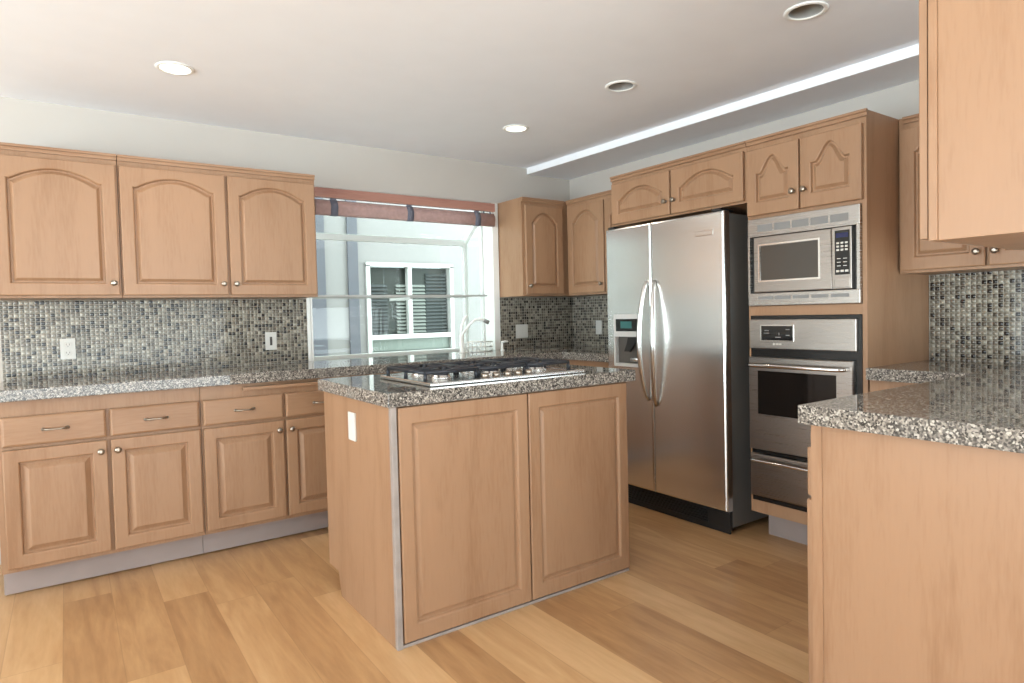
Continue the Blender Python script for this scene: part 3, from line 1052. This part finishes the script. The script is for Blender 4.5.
# rolled woven shade under its wooden board
t = thing('roman_shade', 'rolled-up pinkish woven shade under a reddish wood board', 'window shade', (-1.455, -0.015, 0))
HW = 0.678
MB().box(-HW, -0.038, 1.958, HW, 0.0, 2.018, 0.003).build('head_board', M_REDWOOD, t)
m = MB()
pts = []
for k in range(28):
    a = 2 * PI * k / 28
    rr_ = 1 + 0.06 * math.sin(5 * a)
    pts.append((0.024 * rr_ * math.cos(a), 0.049 * rr_ * math.sin(a)))
m.loft([[(x, -0.022 + p, 1.893 + q) for p, q in pts] for x in (-HW + 0.004, -HW * 0.5, 0, HW * 0.5, HW - 0.004)], smooth=True)
m.build('rolled_fabric', M_SHADE, t)
for x in (-0.555, -0.02, 0.525):
    m = MB()
    m.loft([[(x + dx, -0.022 + 1.09 * p, 1.893 + 1.04 * q) for p, q in pts] for dx in (-0.024, 0.024)], smooth=True)
    m.box(x - 0.020, -0.022, 1.938, x + 0.020, -0.018, 1.9575)
    m.build('tie_strap', M_STRAP, t)
m = MB()
for x in (0.585, 0.640):
    m.box(x - 0.004, -0.030, 1.936, x + 0.004, -0.022, 1.9575)
m.build('cord_bracket', M_STRAP, t)

# ------------------------------------------------------------------ things by the sink
t = thing('kitchen_faucet', 'white gooseneck faucet with a side lever below the window', 'faucet', (-1.13, -0.115, ZT))
m = MB()
m.lathe([(0.026, 0.0005), (0.026, 0.006), (0.017, 0.012), (0.015, 0.11), (0.017, 0.125), (0.012, 0.14)], n=18)
m.build('body', M_WHITE, t)
m = MB().tube([(0.0, 0, 0.125), (0.03, -0.005, 0.165), (0.065, -0.012, 0.205), (0.10, -0.02, 0.232), (0.14, -0.03, 0.238), (0.175, -0.04, 0.225)], [0.010, 0.0095, 0.009, 0.009, 0.010, 0.011], 12)
m.build('spout', M_WHITE, t)
MB().tube([(0.165, -0.037, 0.229), (0.200, -0.047, 0.212)], [0.014, 0.016], 12).build('spray_head', M_GREYPLASTIC, t)
MB().tube([(0.0, 0.012, 0.13), (0.012, 0.016, 0.19), (0.038, 0.020, 0.245), (0.062, 0.020, 0.268)], [0.008, 0.009, 0.010, 0.007], 10).build('lever', M_WHITE, t)

t = thing('sink_basket', 'small white lattice basket beside the faucet on the worktop', 'basket', (-0.985, -0.075, ZT))
m = MB()
BW, BH, BD = 0.105, 0.072, 0.055
for z in (0.004, 0.036, BH):
    m.tube([(-BW, -BD, z), (BW, -BD, z), (BW, BD, z), (-BW, BD, z), (-BW, -BD, z)], 0.004, 8)
for i in range(7):
    x = -BW + i * 2 * BW / 6
    for y in (-BD, BD):
        m.tube([(x, y, 0.002), (x, y, BH)], 0.004, 8)
for y in (-BD / 3, BD / 3):
    for x in (-BW, BW):
        m.tube([(x, y, 0.002), (x, y, BH)], 0.004, 8)
m.build('wire_lattice', M_WHITE, t)
MB().box(-BW, -BD, 0.001, BW, BD, 0.003).build('base_tray', M_WHITE, t)

t = thing('soap_dispenser', 'small white pump dispenser at the right end of the window', 'soap dispenser', (-0.80, -0.14, ZT))
MB().lathe([(0.017, 0.0005), (0.017, 0.006), (0.009, 0.010), (0.008, 0.056)], n=16).build('stem', M_WHITE, t)
MB().tube([(-0.004, 0, 0.062), (0.02, -0.004, 0.068), (0.045, -0.010, 0.066)], [0.010, 0.008, 0.006], 10).build('pump_spout', M_WHITE, t)

# ------------------------------------------------------------------ the house across, seen through the window
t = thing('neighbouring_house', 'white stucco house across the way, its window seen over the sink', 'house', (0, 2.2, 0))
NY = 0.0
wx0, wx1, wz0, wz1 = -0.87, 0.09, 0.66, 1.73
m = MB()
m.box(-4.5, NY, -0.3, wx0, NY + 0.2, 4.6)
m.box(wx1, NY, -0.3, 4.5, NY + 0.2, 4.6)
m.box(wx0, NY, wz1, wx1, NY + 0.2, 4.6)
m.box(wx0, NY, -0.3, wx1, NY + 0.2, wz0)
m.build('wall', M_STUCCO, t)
MB().box(-1.72, NY - 0.03, -0.3, -1.325, NY - 0.001, 4.6).build('grey_strip', M_GREYSTRIP, t)  # upright strip, darker grey than the wall
MB().box(-1.09, NY - 0.03, -0.3, -0.985, NY - 0.001, 4.6).build('grey_strip', M_GREYSTRIP, t)
f = MB()
for b in ((wx0 - 0.03, -0.03, wz0, wx0 + 0.012, 0.06, wz1), (wx1 - 0.012, -0.03, wz0, wx1 + 0.03, 0.06, wz1), (wx0 - 0.03, -0.03, wz1 - 0.012, wx1 + 0.03, 0.06, wz1 + 0.03), (-0.43, -0.02, 0.96, -0.385, 0.05, wz1 - 0.012),
          (wx0 + 0.012, -0.03, 0.955, wx1 - 0.012, 0.05, 1.005), (wx0 + 0.012, -0.03, 0.785, wx1 - 0.012, 0.05, 0.825)):
    f.box(*b)
f = f.build('window_frame', M_VINYL, t)
MB().box(wx0 + 0.013, 0.062, wz0 + 0.001, wx1 - 0.013, 0.068, wz1 - 0.013).build('glazing', M_NGLASS, f)
MB().box(wx0 + 0.013, 0.02, 0.83, wx1 - 0.013, 0.03, 0.95).build('lower_panel', plain('pale_green_panel', srgb(104, 112, 104), 0.6), f)


def slats(x0, x1, z0, z1, mat, n):
    m = MB()
    for i in range(n):
        z = z0 + (z1 - z0) * (i + 0.5) / n
        m.loft([[(x0, 0.030, z - 0.012), (x0, 0.055, z + 0.012), (x0, 0.057, z + 0.009), (x0, 0.032, z - 0.015)], [(x1, 0.030, z - 0.012), (x1, 0.055, z + 0.012), (x1, 0.057, z + 0.009), (x1, 0.032, z - 0.015)]])
    m.build('blind', mat, f)


slats(wx0 + 0.02, -0.645, 1.01, 1.54, M_SLATD, 14)
slats(-0.545, -0.20, 1.01, 1.54, M_SLAT, 14)
slats(-0.19, wx1 - 0.02, 1.01, 1.66, M_SLATD, 17)

# ground outside so the view below the neighbour's window is not empty
struct(MB().box(-8, 0.14, -0.45, 6, 6, -0.31).build('ground', plain('side_yard_concrete', srgb(170, 168, 160), 0.9)))

# repeats of a kind share a group phrase
for o in SC.objects:
    k = o.name.split('.')[0]
    g = {'wall_cabinet': 'maple wall cabinets', 'base_cabinet': 'maple base cabinets', 'worktop': 'speckled granite worktops',
         'mosaic_backsplash': 'glass mosaic backsplashes', 'wall_outlet': 'outlets and switches in the mosaic', 'wall_switch': 'outlets and switches in the mosaic'}.get(k)
    if g and o.parent is None:
        o['group'] = g
